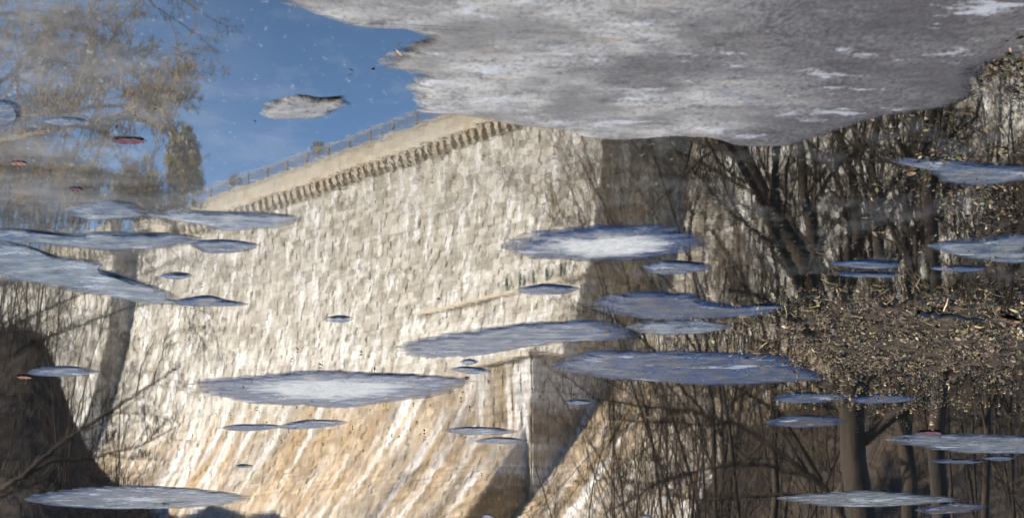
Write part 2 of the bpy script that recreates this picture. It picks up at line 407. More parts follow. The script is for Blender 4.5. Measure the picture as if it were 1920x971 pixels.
# low pier before the right corner
pier = link('stone_pier', None, loc=tuple(at(-3., 6., 0)))
tag(pier, 'low square stone pier with a coping, standing before the right corner of the dam', 'pier')
pinv = -np.array(pier.location)
v, f = boxes(at(np.array([-6.9]), -2., 3.), DV[None] * 7.6, NV[None] * 8.9, np.array([[0, 0, 21.]]))
link('core_wall', mesh('core_wall', v + pinv, f, M_mortar), pier)
cc, tt = [], []
for z_ in np.arange(8, 23.7, .62):
    for (base, dirv, nrm_, L) in ((at(-6.9, 6.9, z_), DV, NV, 7.6), (at(.7, 6.9, z_), -NV, DV, 7.)):
        e = np.append(np.arange(0, L - .6, 1.25) + rng.uniform(0, .2), L); e[0] = 0; a, b = e[:-1], e[1:]
        c = base + (a + .03)[:, None] * dirv + rng.uniform(.03, .14, len(a))[:, None] * nrm_ - .3 * nrm_
        vv, _ = boxes(c, (b - a - .06)[:, None] * dirv, .3 * np.repeat(nrm_[None], len(a), 0), np.repeat([[0, 0, .56]], len(a), 0))
        cc.append(vv.reshape(-1, 8, 3)); tt.append(rng.uniform(.1, .8, len(a)))
cc = np.concatenate(cc); tt = np.concatenate(tt)
q6 = np.array([[0, 3, 2, 1], [4, 5, 6, 7], [0, 1, 5, 4], [1, 2, 6, 5], [2, 3, 7, 6], [3, 0, 4, 7]])
for i in range(min(300, len(cc))):
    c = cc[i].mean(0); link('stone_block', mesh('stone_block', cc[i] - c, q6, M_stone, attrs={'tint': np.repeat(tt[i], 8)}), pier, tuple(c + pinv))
if len(cc) > 300:
    k = len(cc) - 300
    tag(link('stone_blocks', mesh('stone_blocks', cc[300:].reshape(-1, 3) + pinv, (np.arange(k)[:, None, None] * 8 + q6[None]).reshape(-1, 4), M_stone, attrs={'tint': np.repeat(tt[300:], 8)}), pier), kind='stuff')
v, f = boxes(at(np.array([-7.2]), -2., 24.02), DV[None] * 8.3, NV[None] * 9.4, np.array([[0, 0, .35]]))
link('coping', mesh('coping', v + pinv, f, M_trim), pier)

# ------------------------------------------------------------------ trees
def polyres(P, k):
    P = np.asarray(P, float); d = np.concatenate([[0], np.cumsum(np.linalg.norm(np.diff(P, axis=0), axis=1))])
    t = np.linspace(0, d[-1], k); return np.stack([np.interp(t, d, P[:, i]) for i in range(3)], 1)
def grow(parents, prad, n, lo, hi, ang, lenf, radf, k, wob, trop, g, droop=0.):
    """children of each parent polyline (N,k,3)"""
    N, kk, _ = parents.shape
    L = np.linalg.norm(np.diff(parents, axis=1), axis=2).sum(1)
    pi = np.repeat(np.arange(N), n); u = g.uniform(lo, hi, len(pi)) * (kk - 1)
    i0 = np.minimum(u.astype(int), kk - 2); f = (u - i0)[:, None]
    p = parents[pi, i0] * (1 - f) + parents[pi, i0 + 1] * f
    t = parents[pi, i0 + 1] - parents[pi, i0]; t /= np.linalg.norm(t, axis=1, keepdims=True) + 1e-9
    r = g.normal(size=t.shape); r -= (r * t).sum(1, keepdims=True) * t; r /= np.linalg.norm(r, axis=1, keepdims=True)
    a = g.normal(ang, .22, len(pi))[:, None]
    d = t * np.cos(a) + r * np.sin(a) + up3 * trop; d /= np.linalg.norm(d, axis=1, keepdims=True)
    ln = L[pi] * lenf * (1.15 - .6 * u / (kk - 1)) * g.uniform(.6, 1.25, len(pi))
    pr = prad[pi, i0] * (1 - f[:, 0]) + prad[pi, i0 + 1] * f[:, 0]
    pts = [p]; dd = d
    for j in range(k - 1):
        dd = dd + g.normal(0, wob, dd.shape) + up3 * (trop * .25 - droop); dd /= np.linalg.norm(dd, axis=1, keepdims=True)
        pts.append(pts[-1] + dd * (ln / (k - 1))[:, None])
    pts = np.stack(pts, 1); r0 = pr * radf
    return pts, r0[:, None] * np.linspace(1, .35, k)[None]
def cat(lst, m_):
    V, Fq, o = [], [], 0
    for (p, r), m in zip(lst, m_):
        v, q = tube_arr(p, r, m); V.append(v); Fq.append(q + o); o += len(v)
    return np.concatenate(V), np.concatenate(Fq)
def make_tree(stems, radii, seed, n=(7, 9, 8, 0), mat=None, tmat=None, label='', group=None, name='bare_tree', ang=.7, trop=.12, minr=.006, lo=.25, lf=(.5, .45, .45), tip=.3, cat_='tree'):
    g = np.random.default_rng(seed); mat = mat or M_bark; tmat = tmat or mat
    base = np.array(stems[0][0], float); k = 9
    S = np.stack([polyres(s, k) for s in stems]); S[:, 1:-1] += g.normal(0, 1, S[:, 1:-1].shape) * (np.array(radii)[:, None, None] * .45)
    Rr = np.array(radii)[:, None] * np.linspace(1, tip, k)[None]
    l1 = grow(S, Rr, n[0], lo, 1., ang, lf[0], .5, 7, .16, trop, g)
    l2 = grow(*l1, n[1], .15, 1., .75, lf[1], .55, 6, .2, trop * .7, g)
    l3 = grow(*l2, n[2], .1, 1., .7, lf[2], .6, 5, .24, trop * .5, g)
    lv = [l1, l2, l3]
    if n[3]: lv.append(grow(*l3, n[3], .1, 1., .7, .55, .6, 4, .25, trop * .3, g))
    lv = [(p - base, np.maximum(r, minr)) for p, r in lv]
    root = link(name, None, loc=tuple(base)); tag(root, label, cat_, group)
    v, q = tube_arr(S - base, Rr, 9); link('trunk', mesh('trunk', v, q, mat, smooth=True), root)
    v, q = tube_arr(*lv[0], 6); link('branches', mesh('branches', v, q, mat, smooth=True), root)
    v, q = cat(lv[1:], [4, 3, 3]); link('twigs', mesh('twigs', v, q, tmat), root)
    return root
def copy_tree(r, loc, rz, s, label, group):
    c = r.copy(); sc.collection.objects.link(c); c.location = loc; c.rotation_euler = (0, 0, rz); c.scale = (s, s, s)
    c['label'] = label; c['group'] = group
    for ch in list(r.children):
        d = ch.copy(); sc.collection.objects.link(d); d.parent = c
    return c
def stem(D, *pts, dj=0.):
    """stem through pixel positions; starts on the ground"""
    P = [W(px, py, D + dj * i) for i, (px, py) in enumerate(pts)]
    return P
def grounded(P):
    b = P[0].copy(); b[2] = terrain_h(b[0], -b[1]) - .3
    return [b] + P

# right bank: the big multi-stemmed trees
make_tree([grounded(stem(72, (1612, 940), (1600, 760), (1545, 560), (1470, 440), (1390, 300), (1350, 120))),
           stem(72, (1600, 760), (1575, 600), (1525, 500), (1500, 330), (1490, 120), dj=.8),
           stem(72, (1590, 700), (1510, 545), (1460, 480), (1425, 380), (1300, 150), dj=-.7)],
          (.40, .22, .17), 11, (11, 9, 7, 0), label='dark multi-stemmed bare tree whose thickest stem leans far to the left', group='large bare trees on the right bank')
make_tree([grounded(stem(78, (1700, 940), (1690, 700), (1655, 560), (1610, 420), (1560, 260), (1520, 60))),
           stem(78, (1690, 700), (1672, 560), (1645, 420), (1640, 300), (1660, 60), dj=1.),
           stem(78, (1695, 640), (1705, 500), (1690, 380), (1720, 200), dj=-1.)],
          (.26, .20, .15), 12, (11, 9, 7, 0), label='forked bare tree with three slim stems right of the leaning tree', group='large bare trees on the right bank')
make_tree([grounded(stem(66, (1752, 940), (1750, 600), (1747, 400), (1742, 250), (1735, 40)))],
          (.22,), 13, (14, 9, 7, 0), label='straight single-trunked bare tree, thick and dark, near the right edge', group='large bare trees on the right bank', lo=.35, tip=.6)
make_tree([grounded(stem(90, (1455, 900), (1450, 760), (1440, 640), (1400, 520), (1335, 430))),
           stem(90, (1450, 760), (1462, 600), (1455, 500), (1440, 420), (1420, 300), dj=.5)],
          (.15, .10), 14, (9, 8, 7, 0), label='slender two-stemmed bare tree at the left end of the right-hand grove', group='large bare trees on the right bank')
make_tree([grounded(stem(84, (1850, 940), (1860, 600), (1855, 400), (1870, 250), (1880, 0)))],
          (.13,), 15, (16, 9, 8, 0), label='thin bare tree at the far right edge before the brown slope', group='large bare trees on the right bank')
make_tree([grounded(stem(82, (1590, 985), (1540, 900), (1420, 810), (1280, 765), (1110, 745))),
           stem(82, (1540, 900), (1400, 862), (1260, 890), (1150, 955), dj=.7), stem(82, (1540, 900), (1450, 760), (1340, 700), (1230, 690), dj=-.7),
           stem(82, (1560, 930), (1460, 925), (1330, 940), (1220, 925), dj=.3)],
          (.12, .08, .07, .07), 16, (13, 8, 7, 0), label='low bare tree with long arching limbs spreading left over the pale stone', group='large bare trees on the right bank', trop=.02)
make_tree([grounded(stem(88, (1345, 985), (1335, 700), (1280, 560), (1190, 470), (1090, 420))),
           stem(88, (1335, 700), (1300, 520), (1290, 420), (1330, 300), dj=.7), stem(88, (1340, 800), (1230, 660), (1160, 600), (1075, 565), dj=-.7),
           stem(88, (1335, 700), (1200, 500), (1110, 350), (1070, 260), dj=.3)],
          (.09, .06, .06, .05), 17, (12, 9, 8, 0), label='fine-twigged bare tree crossing the shaded band beside the dam corner', group='large bare trees on the right bank', tmat=M_bark2)
# twiggy saplings in front of the dam's right part
O3 = np.array((0, 0, 0.))
def A3(*p): return [O3] + [np.array(q, float) for q in p]
lab = 'slim bare sapling in the thicket before the dam'; grp = 'bare saplings on the right bank'
sap = make_tree([A3((.5, .3, 5), (1.6, .2, 11), (1.9, .3, 20)), A3((-.8, .2, 4), (-2.4, .5, 9), (-4.5, .2, 16)), A3((.2, -.8, 6), (-.6, -1.5, 12), (.5, -1.8, 18))], (.07, .06, .05), 21, (13, 8, 6, 0),
                mat=M_bark, tmat=M_twig, label=lab, group=grp, name='bare_sapling', lo=.1, trop=.18, ang=.8, lf=(.38, .42, .45))
sap2 = make_tree([A3((-.6, .1, 4), (-1.2, .3, 9), (-3.6, 0, 17)), A3((1.5, .1, 4), (3.2, .3, 8), (6.3, 0, 13))], (.075, .065), 22, (16, 8, 6, 0),
                mat=M_bark, tmat=M_twig, label=lab, group=grp, name='bare_sapling', lo=.1, trop=.12, ang=.85, lf=(.38, .42, .45))
spots = []
g = np.random.default_rng(5)
for i in range(13):
    px = 1230 + 740 * (i + g.random()) / 13; D = g.uniform(84, 125)
    spots.append((px, D))
first = True
for i, (px, D) in enumerate(spots):
    x = (px - 960) / F * D; z = terrain_h(x, D) - .2
    s_ = g.uniform(.75, 1.15) * (.55 if px < 1200 else 1.0) * (D / 100) ** .3
    src = sap if i % 3 else sap2
    lab = 'slim bare sapling in the thicket before the dam'
    if i == 1: sap.location = (x, -D, z); continue
    if i == 0: sap2.location = (x, -D, z); continue
    copy_tree(src, (x, -D, z), g.uniform(0, 6.28), s_, lab, 'bare saplings on the right bank')

g = np.random.default_rng(15)
for i in range(11):
    x = g.uniform(2.5, 17); D = g.uniform(140, 176) - .3 * x
    copy_tree(sap if i % 2 else sap2, (x, -D, terrain_h(np.float64(x), np.float64(D)) - .2), g.uniform(0, 6.28), g.uniform(.65, 1.05), lab, grp)
# left: large tree whose limbs reach across the sky, standing left of the frame
make_tree([grounded(stem(92, (-230, 900), (-210, 500), (-150, 330), (-60, 240), (60, 215), (170, 195), (300, 190))),
           stem(92, (-210, 500), (-140, 260), (-20, 160), (60, 125), (160, 115), (260, 130), dj=1.),
           stem(92, (-150, 330), (-60, 280), (60, 250), (180, 230), (290, 180), (330, 205), dj=-1.),
           stem(92, (-210, 500), (-190, 200), (-60, 40), (60, 20), (180, 70), (230, 90), dj=1.),
           stem(92, (-210, 520), (-90, 360), (40, 330), (150, 320), (250, 330), (330, 350), dj=.6),
           stem(92, (-200, 560), (-80, 450), (60, 380), (150, 370), (240, 400), (310, 400), dj=.9)],
          (.16, .12, .10, .12, .10, .09), 31, (26, 11, 9, 0), mat=M_gold, tmat=M_gold, minr=.011, lo=.4, lf=(.24, .45, .5), ang=.8, trop=.05,
          label='golden-brown bare tree with long fine-twigged limbs against the blue sky', group=None)
make_tree([[W(150, -260, 60), W(200, -120, 60), W(280, 5, 60), W(340, 45, 61), W(410, 100, 61)],
           [W(200, -120, 60), W(330, -10, 60), W(380, 25, 60), W(430, 50, 60)]], (.035, .028), 32, (9, 6, 3, 0), mat=M_bark2, lo=.3, lf=(.22, .4, .4), minr=.005, trop=-.1,
          label='thin overhanging branch drooping into the sky from above', name='hanging_branch', cat_='branch')
# dark bare tree and branches before the left end of the dam
make_tree([grounded(stem(120, (-60, 960), (30, 900), (110, 830), (190, 780), (280, 720), (330, 690))),
           stem(120, (30, 900), (90, 862), (180, 858), (260, 835), (330, 800), dj=1.),
           stem(120, (-60, 960), (-30, 700), (60, 640), (180, 600), (290, 560), (400, 590), dj=1.),
           stem(120, (-60, 960), (-40, 640), (120, 560), (250, 520), (350, 480), (300, 440), dj=1.)],
          (.16, .09, .09, .08), 33, (14, 8, 6, 0), lo=.3, lf=(.28, .4, .45), minr=.01,
          label='dark bare tree with long low limbs before the left end of the dam')
g = np.random.default_rng(9)
for i in range(13):
    px = -60 + 290 * (i + g.random()) / 13; D = g.uniform(150, 215)
    x = (px - 960) / F * D; z = terrain_h(x, D) - .2
    copy_tree(sap if i % 2 else sap2, (x, -D, z), g.uniform(0, 6.28), g.uniform(.45, 1.0), 'bare sapling on the shaded slope left of the dam', 'bare saplings on the left slope')

# low brush covering the slopes
g = np.random.default_rng(90); n = 20000
bx = np.where(g.random(n) < .4, g.uniform(-60, -14, n), g.uniform(5, 50, n)); bD = g.uniform(62, 205, n)
b0 = np.stack([bx, -bD, terrain_h(bx, bD)], 1); b0 = b0[(b0[:, 2] > 5) | ((bx > 6) & (bx > bD * .085) & (bD < 115))]; n = len(b0)
hh_ = g.uniform(.6, 2.2, n)[:, None] * np.where((b0[:, 1:2] > -115) & (b0[:, 0:1] > 0), .8, 1.); d1 = np.c_[g.normal(0, .8, (n, 2)), np.ones(n)] * hh_; d2 = np.c_[g.normal(0, 1.1, (n, 2)), np.full(n, .5)] * hh_
v, q = tube_arr(np.stack([b0, b0 + d1 * .6, b0 + d1 * .6 + d2 * .5], 1), np.repeat([[.03, .02, .01]], n, 0), 3)
tag(link('underbrush', mesh('underbrush', v, q, M_bark)), 'low bare brush covering the slopes on both sides of the dam', 'underbrush', kind='stuff')

def foliage_tree(px, py_top, py_base, wpx, D, seed, label, n=5000):
    g = np.random.default_rng(seed); top = W(px, py_top, D); b = W(px, py_base, D); H = top[2] - b[2]; wd = wpx / F * D
    gnd = terrain_h(b[0], D) - .3
    base = np.array((b[0], -D, gnd)); root = link('evergreen_tree', None, loc=tuple(base)); tag(root, label, 'tree', 'evergreens left of the dam')
    st = polyres([base * 1., base + up3 * (top[2] - gnd) * .5, np.array((top[0], -D, top[2]))], 8) - base
    v, q = tube_arr(st[None], (np.linspace(.35, .04, 8))[None], 8); link('trunk', mesh('trunk', v, q, M_bark), root)
    u = g.uniform(0, 1, 46); cc_ = np.stack([g.normal(0, .34, 46) * wd * (1.0 - u * .55), g.normal(0, .34, 46) * wd * (1.0 - u * .55), b[2] - gnd + u * H * .93], 1)
    ci = g.integers(0, 46, n); r = .17 * wd * (1.1 - .5 * u[ci])
    d = g.normal(size=(n, 3)); d /= np.linalg.norm(d, axis=1, keepdims=True)
    c = cc_[ci] + d * (r * g.random(n) ** .4)[:, None] * np.array((1, 1, 1.3))
    a = g.normal(size=(n, 3)); a /= np.linalg.norm(a, axis=1, keepdims=True); b2 = np.cross(a, g.normal(size=(n, 3))); b2 /= np.linalg.norm(b2, axis=1, keepdims=True)
    s1 = g.uniform(.12, .34, n)[:, None]
    V = np.stack([c - a * s1, c + b2 * s1 * .35, c + a * s1, c - b2 * s1 * .35], 1)
    q = np.arange(n * 4).reshape(n, 4)
    link('crown', mesh('crown', V.reshape(-1, 3), q, M_ever, attrs={'tint': np.repeat(np.clip(g.normal(.5, .25, n), 0, 1), 4)}), root)
foliage_tree(345, 235, 350, 85, 297, 1, 'bushy olive-brown tree at the left end of the dam crest, tallest of the clump')
foliage_tree(255, 318, 420, 130, 315, 2, 'broad olive-brown tree left of the bushy one at the dam end')
foliage_tree(140, 290, 420, 150, 325, 3, 'wide olive-brown tree in the middle of the left skyline')
foliage_tree(20, 270, 420, 160, 335, 4, 'olive-brown tree at the far left of the skyline')
foliage_tree(597, 267, 285, 26, 275, 5, 'small treetop showing just over the dam railing', 150)
foliage_tree(440, 328, 345, 24, 300, 6, 'tiny treetop over the left part of the dam railing', 130)

# ------------------------------------------------------------------ ice floes
def outline(pts, n=150, rough=.012, seed=0):
    """smooth closed outline through pixels, on the water"""
    P = np.array(pts, float); m = len(P); out = []
    for i in range(m):
        p0, p1, p2, p3 = P[i - 1], P[i], P[(i + 1) % m], P[(i + 2) % m]
        t = np.linspace(0, 1, max(4, n // m), endpoint=False)[:, None]
        out.append(.5 * (2 * p1 + (p2 - p0) * t + (2 * p0 - 5 * p1 + 4 * p2 - p3) * t ** 2 + (3 * p1 - p0 - 3 * p2 + p3) * t ** 3))
    Q = np.concatenate(out); g = np.random.default_rng(seed)
    L = np.ptp(Q[:, 0]); H = np.ptp(Q[:, 1]); k = len(Q); c = Q.mean(0)
    nz = np.zeros(k)
    for f in (5, 9, 14, 23, 37, 61):
        nz += math.pi and np.sin(np.arange(k) / k * 2 * math.pi * f + g.uniform(0, 6.28)) * g.uniform(.3, 1) / f ** .55
    amp = rough * nz * 3.
    jag = g.normal(0, rough * .8, k)
    Q = c + (Q - c) * (1 + np.clip(amp + jag, -.15, .15))[:, None]
    return np.array([G(x, y)[:2] for x, y in Q])
NOISE2 = lambda x, y: vnoise(x * 3 + 100, y * 3 + 100, 8)
def floe(pts, label, snow=.3, brown=.2, thick=.014, center=None, rough=.012, seed=None, name='ice_floe', category='ice floe', n=150, white=0.):
    seed = seed if seed is not None else int(abs(pts[0][0] * 7 + pts[0][1]))
    Q = outline(pts, n, rough, seed); k = len(Q)
    c = G(*center)[:2] if center else Q.mean(0)
    ext = np.linalg.norm(Q - c, axis=1); Rm = np.median(ext); g = np.random.default_rng(seed)
    rings = [(1., -.010), (1., .002)]
    wv_ = min(.30, .42 * Rm) if name == 'ice_floe' else .16
    for q, zf in ((.35, .55), (.7, .85), (1., 1.)): rings.append((('w', wv_ * q), thick * zf))
    for fct in ((.82, .68, .54, .4, .27, .14) if name == 'ice_sheet' else (.60, .52, .44, .35, .25, .13)): rings.append((fct, thick))
    V, A, E = [], [], []; ev = [0, 0, .35, .7, 1.] + [1.] * 6
    for ri, (fct, z) in enumerate(rings):
        E.append(np.full(k, ev[ri]))
        if isinstance(fct, tuple): s_ = np.maximum(1 - fct[1] / np.maximum(ext, 1e-3), .84 if name == 'ice_sheet' else .62)
        else: s_ = np.full(k, fct)
        if not isinstance(fct, tuple) and fct < .84 and z == thick: pass
        p = c + (Q - c) * s_[:, None]
        zz_ = np.full(k, z) + (vnoise(p[:, 0] * 6 + 50, p[:, 1] * 3 + 900, 5) - .5) * thick * .6 * (z > .003)
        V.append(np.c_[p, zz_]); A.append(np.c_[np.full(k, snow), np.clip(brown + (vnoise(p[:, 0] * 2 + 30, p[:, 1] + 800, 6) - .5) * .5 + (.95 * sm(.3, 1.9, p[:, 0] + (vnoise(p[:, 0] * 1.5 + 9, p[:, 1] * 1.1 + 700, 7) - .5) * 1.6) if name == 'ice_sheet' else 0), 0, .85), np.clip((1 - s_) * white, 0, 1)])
    V.append(np.array([[*c, thick]])); A.append(np.array([[snow, brown, white]]))
    V = np.concatenate(V); A = np.concatenate(A); E = np.append(np.concatenate(E), 1.); F4 = []
    i = np.arange(k); j = (i + 1) % k
    for r in range(len(rings) - 1): F4.append(np.stack([r * k + i, r * k + j, (r + 1) * k + j, (r + 1) * k + i], 1))
    r = len(rings) - 1; tri = np.stack([r * k + i, r * k + j, np.full(k, len(V) - 1)], 1)
    o3 = np.array((*c, 0.)); F4 = np.concatenate(F4)
    # make normals point up
    a, b, cc2 = V[tri[0]]; 
    if np.cross(b - a, cc2 - a)[2] < 0: F4 = F4[:, ::-1]; tri = tri[:, ::-1]
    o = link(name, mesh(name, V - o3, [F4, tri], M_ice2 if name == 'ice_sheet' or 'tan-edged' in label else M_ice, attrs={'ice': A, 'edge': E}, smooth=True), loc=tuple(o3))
    tag(o, label, category, 'ice floes on the water' if name == 'ice_floe' else None)
    return o
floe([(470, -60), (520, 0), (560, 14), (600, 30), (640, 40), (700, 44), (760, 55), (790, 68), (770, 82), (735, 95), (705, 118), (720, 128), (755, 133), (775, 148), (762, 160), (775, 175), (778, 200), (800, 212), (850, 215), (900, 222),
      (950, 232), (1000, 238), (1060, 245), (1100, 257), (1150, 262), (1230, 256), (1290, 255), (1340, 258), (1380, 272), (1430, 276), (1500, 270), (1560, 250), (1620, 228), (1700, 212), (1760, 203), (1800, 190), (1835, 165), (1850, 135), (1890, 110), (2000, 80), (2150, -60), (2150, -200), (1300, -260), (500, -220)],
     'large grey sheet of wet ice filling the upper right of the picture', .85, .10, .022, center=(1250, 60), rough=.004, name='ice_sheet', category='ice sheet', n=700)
FL = [
 ([(493,200),(500,190),(530,185),(560,178),(600,183),(625,184),(655,182),(650,190),(657,197),(630,208),(600,218),(560,221),(495,220)], 'small tan-edged floe alone in the blue sky reflection', .55, .0),
 ([(115,395),(150,384),(200,375),(250,380),(275,393),(272,404),(200,412),(150,408)], 'ragged pale floe touching the pointed floe below the skyline trees', .85, .0),
 ([(275,402),(310,396),(360,393),(440,395),(520,399),(567,408),(530,425),(480,432),(420,431),(370,423),(320,412)], 'pointed pale blue floe covering the left end of the corbel row', .9, .0),
 ([(-30,428),(40,430),(120,438),(200,433),(280,437),(340,438),(385,450),(350,462),(280,467),(200,470),(100,463),(40,452),(-30,446)], 'long narrow pale floe above the big one at the left edge', .75, .05),
 ([(352,456),(375,451),(410,449),(450,451),(489,460),(470,469),(430,474),(390,474),(368,466)], 'small floe with a rust-red lower edge at the end of the long narrow floe', .5, .1),
 ([(-30,452),(40,458),(90,474),(140,482),(185,490),(200,504),(240,514),(255,521),(300,538),(335,556),(320,570),(260,566),(200,556),(130,545),(60,531),(-30,516)], 'largest pale blue floe at the left edge, tapering down to the right', .95, .0),
 ([(322,563),(350,558),(390,554),(430,562),(468,571),(400,574),(340,572)], 'thin dark blue sliver of ice at the tip of the big left floe', .2, .05),
 ([(300,517),(330,512),(362,516),(335,522)], 'tiny oval floe just right of the big left floe', .6, .1),
 ([(50,697),(80,688),(130,686),(175,692),(181,699),(120,705),(70,704)], 'small bluish floe over the dark slope at left', .75, .05),
 ([(362,718),(400,708),(460,704),(520,697),(600,693),(700,697),(780,700),(850,705),(888,714),(860,728),(820,742),(740,752),(640,765),(560,760),(470,755),(400,742),(375,730)], 'large round floe with a white centre and dark blue rim, lower middle', .93, .05),
 ([(413,800),(450,795),(515,796),(526,801),(480,807),(430,806)], 'small dark blue floe just below the large white-centred one', .1, .0),
 ([(520,800),(560,788),(610,786),(655,791),(620,799),(560,804)], 'faint grey film of ice beside the small dark blue floe', .3, .2),
 ([(833,806),(870,800),(930,801),(972,808),(940,814),(870,814)], 'narrow blue floe, upper of the pair at lower middle', .45, .0),
 ([(890,826),(930,819),(988,824),(960,831),(910,831)], 'narrow blue floe, lower of the pair at lower middle', .45, .0),
 ([(845,692),(870,687),(912,691),(919,697),(880,700)], 'small dark floe beside the right tip of the white-centred floe', .2, .1),
 ([(860,678),(880,673),(898,678),(880,683)], 'tiny dark floe above the small one beside the white-centred floe', .2, .1),
 ([(607,598),(635,593),(664,597),(640,602)], 'tiny grey floe alone in the middle of the pale dam wall', .5, .2),
 ([(940,465),(955,450),(1000,435),(1080,425),(1180,420),(1270,425),(1320,440),(1322,460),(1290,475),(1220,485),(1150,490),(1060,488),(990,482)], 'large oval floe with a bright snowy centre over the dam corner', .96, .1),
 ([(1205,500),(1260,488),(1330,495),(1322,507),(1240,514)], 'small floe tucked under the right end of the snowy-centred floe', .4, .3),
 ([(965,543),(1020,533),(1088,540),(1060,550),(1000,552)], 'small faint floe between the snowy-centred and the long floe', .5, .3),
 ([(1110,575),(1140,553),(1200,545),(1290,549),(1330,562),(1400,572),(1475,580),(1440,592),(1330,597),(1250,600),(1170,592)], 'brown wet floe above the long bluish one', .2, .55),
 ([(745,655),(780,635),(850,622),(930,610),(1010,602),(1090,600),(1150,604),(1190,618),(1190,632),(1100,640),(1000,650),(920,662),(850,670),(790,670)], 'long bluish floe slanting up from the middle to the brown floe', .55, .1),
 ([(1175,612),(1210,601),(1300,599),(1360,606),(1375,614),(1320,625),(1240,628),(1196,622)], 'pale bluish floe joined to the right end of the long slanting floe', .85, .05),
 ([(1040,680),(1070,665),(1120,658),(1250,657),(1400,661),(1480,669),(1520,688),(1555,710),(1500,715),(1400,722),(1250,718),(1130,708),(1060,695)], 'large dark blue wet floe at lower right of the middle', .0, .12),
 ([(1445,746),(1500,735),(1580,738),(1602,745),(1540,753),(1470,754)], 'thin dark floe under the big dark blue floe, left one of two', .2, .4),
 ([(1592,749),(1650,738),(1722,745),(1700,752),(1625,756)], 'thin dark floe under the big dark blue floe, right one of two', .2, .4),
 ([(1435,790),(1490,778),(1560,780),(1592,790),(1550,799),(1460,799)], 'dull brown oval floe over the dark tree trunk', .1, .75),
 ([(1662,825),(1720,812),(1800,812),(1900,815),(1970,820),(1970,845),(1880,850),(1800,848),(1740,840)], 'pale blue floe cut by the right edge low in the picture', .75, .15),
 ([(1458,935),(1500,926),(1620,919),(1720,925),(1804,935),(1760,942),(1660,949),(1550,948)], 'long pale lens-shaped floe near the bottom right', .85, .1),
 ([(1840,858),(1870,854),(1907,857),(1880,862)], 'tiny blue floe under the pale floe at the right edge', .4, .1),
 ([(1738,864),(1790,860),(1850,864),(1800,868)], 'faint sliver of ice below the pale floe at the right edge', .4, .4),
 ([(1668,300),(1740,295),(1800,299),(1850,305),(1940,312),(1940,335),(1850,346),(1780,345),(1730,318)], 'ragged grey floe at the right edge under the ice sheet', .7, .25),
 ([(1738,460),(1780,450),(1840,446),(1940,438),(1940,490),(1860,490),(1790,480)], 'broad pale floe at the right edge beside the straight trunk', .72, .15),
 ([(1745,503),(1790,497),(1852,502),(1800,509)], 'small blue floe just under the broad pale floe at right', .5, .1),
 ([(1558,493),(1620,487),(1697,491),(1680,499),(1600,501)], 'narrow dark blue floe crossing the bases of the right-hand trees', .3, .2),
 ([(1570,513),(1630,509),(1692,514),(1640,518)], 'faint sliver of ice under the narrow dark blue floe', .4, .4),
 ([(50,935),(110,918),(230,910),(350,913),(430,923),(472,932),(420,945),(320,953),(200,953),(100,947)], 'large flat grey floe at bottom left carrying a black twig', .72, .15),
 ([(1715,955),(1780,944),(1850,945),(1830,958),(1750,963)], 'dull brown film of ice right of the lens-shaped floe', .2, .7),
 ([(1660,790),(1700,783),(1700,783)], None, 0, 0),
 ([(-20,192),(15,188),(38,200),(40,222),(15,236),(-20,234)], 'small grey floe at the left edge among the twigs', .6, .1),
 ([(75,226),(110,219),(150,222),(165,228),(120,235)], 'faint whitish floe among the twigs near the left edge', .6, .1),
 ([(1060,753),(1085,749),(1115,753),(1085,757)], 'tiny pale floe below the left end of the big dark blue floe', .6, .2),
 ([(897,976),(905,965),(918,963),(930,970),(930,985),(905,985)], 'left of two small grey lumps of ice cut by the bottom edge', .5, .2),
 ([(1196,976),(1204,966),(1216,964),(1226,971),(1226,985),(1204,985)], 'right of two small grey lumps of ice cut by the bottom edge', .5, .2),
 ([(440,873),(455,871),(474,873),(455,875)], 'minute blue floe over the orange stone between the big floes', .4, .1),
 ([(1395,577),(1430,570),(1470,574),(1430,580)], 'little floe at the left edge of the leaf-strewn mud', .4, .3),
]
for pts, lab, snow, brown in FL:
    if lab is None: continue
    wh = 1.0 if ('white centre' in lab or 'snowy centre' in lab) else .55 if 'lens-shaped' in lab and 'long pale' in lab or 'black twig' in lab else 0.
    if wh == 1.: snow = .35
    floe(pts, lab, snow, brown, .014, white=wh, rough=.02 if len(pts) > 9 else .013, n=180 if len(pts) > 9 else 60)

# ------------------------------------------------------------------ mud flat and litter at the right shore
def density(px, py):
    a = np.exp(-(((px - 1770) / 340.) ** 2 + ((py - 628) / 76.) ** 2) ** 1.6)
    b = .26 * np.exp(-(((px - 1910) / 75.) ** 2 + ((py - 130) / 70.) ** 2) ** 1.5)
    c = .10 * sm(1560, 1800, px) * np.exp(-((py - 330) / 130.) ** 2)
    d = .28 * sm(1400, 1620, px) * np.exp(-((py - 735) / 40.) ** 2)
    return a + b + c + d
px_ = np.arange(1280, 2060, 4.); py_ = np.concatenate([np.arange(30, 480, 4.), np.arange(480, 800, 1.6)])
PX, PY = np.meshgrid(px_, py_); a_ = PX - 960; b_ = 485.5 - PY
ry = F * math.cos(PITCH) - b_ * math.sin(PITCH); rz = F * math.sin(PITCH) + b_ * math.cos(PITCH); kk_ = CAMH / rz
MX, MY = a_ * kk_, -ry * kk_
hn = vnoise(MX * 5 + 64, MY * 2.2 + 640, 21) * .45 + vnoise(MX * 14 + 64, MY * 6 + 640, 22) * .3 + vnoise(MX * 40 + 64, MY * 18 + 640, 23) * .25
MZ = (density(PX, PY) * 1.25 - .86 + (hn - .5) * 1.5) * .03
MZ = np.clip(MZ, -.03, .03)
nxm = len(px_); ii = (np.arange(len(py_) - 1)[:, None] * nxm + np.arange(nxm - 1)[None]).ravel()
q = np.stack([ii, ii + 1, ii + nxm + 1, ii + nxm], 1)
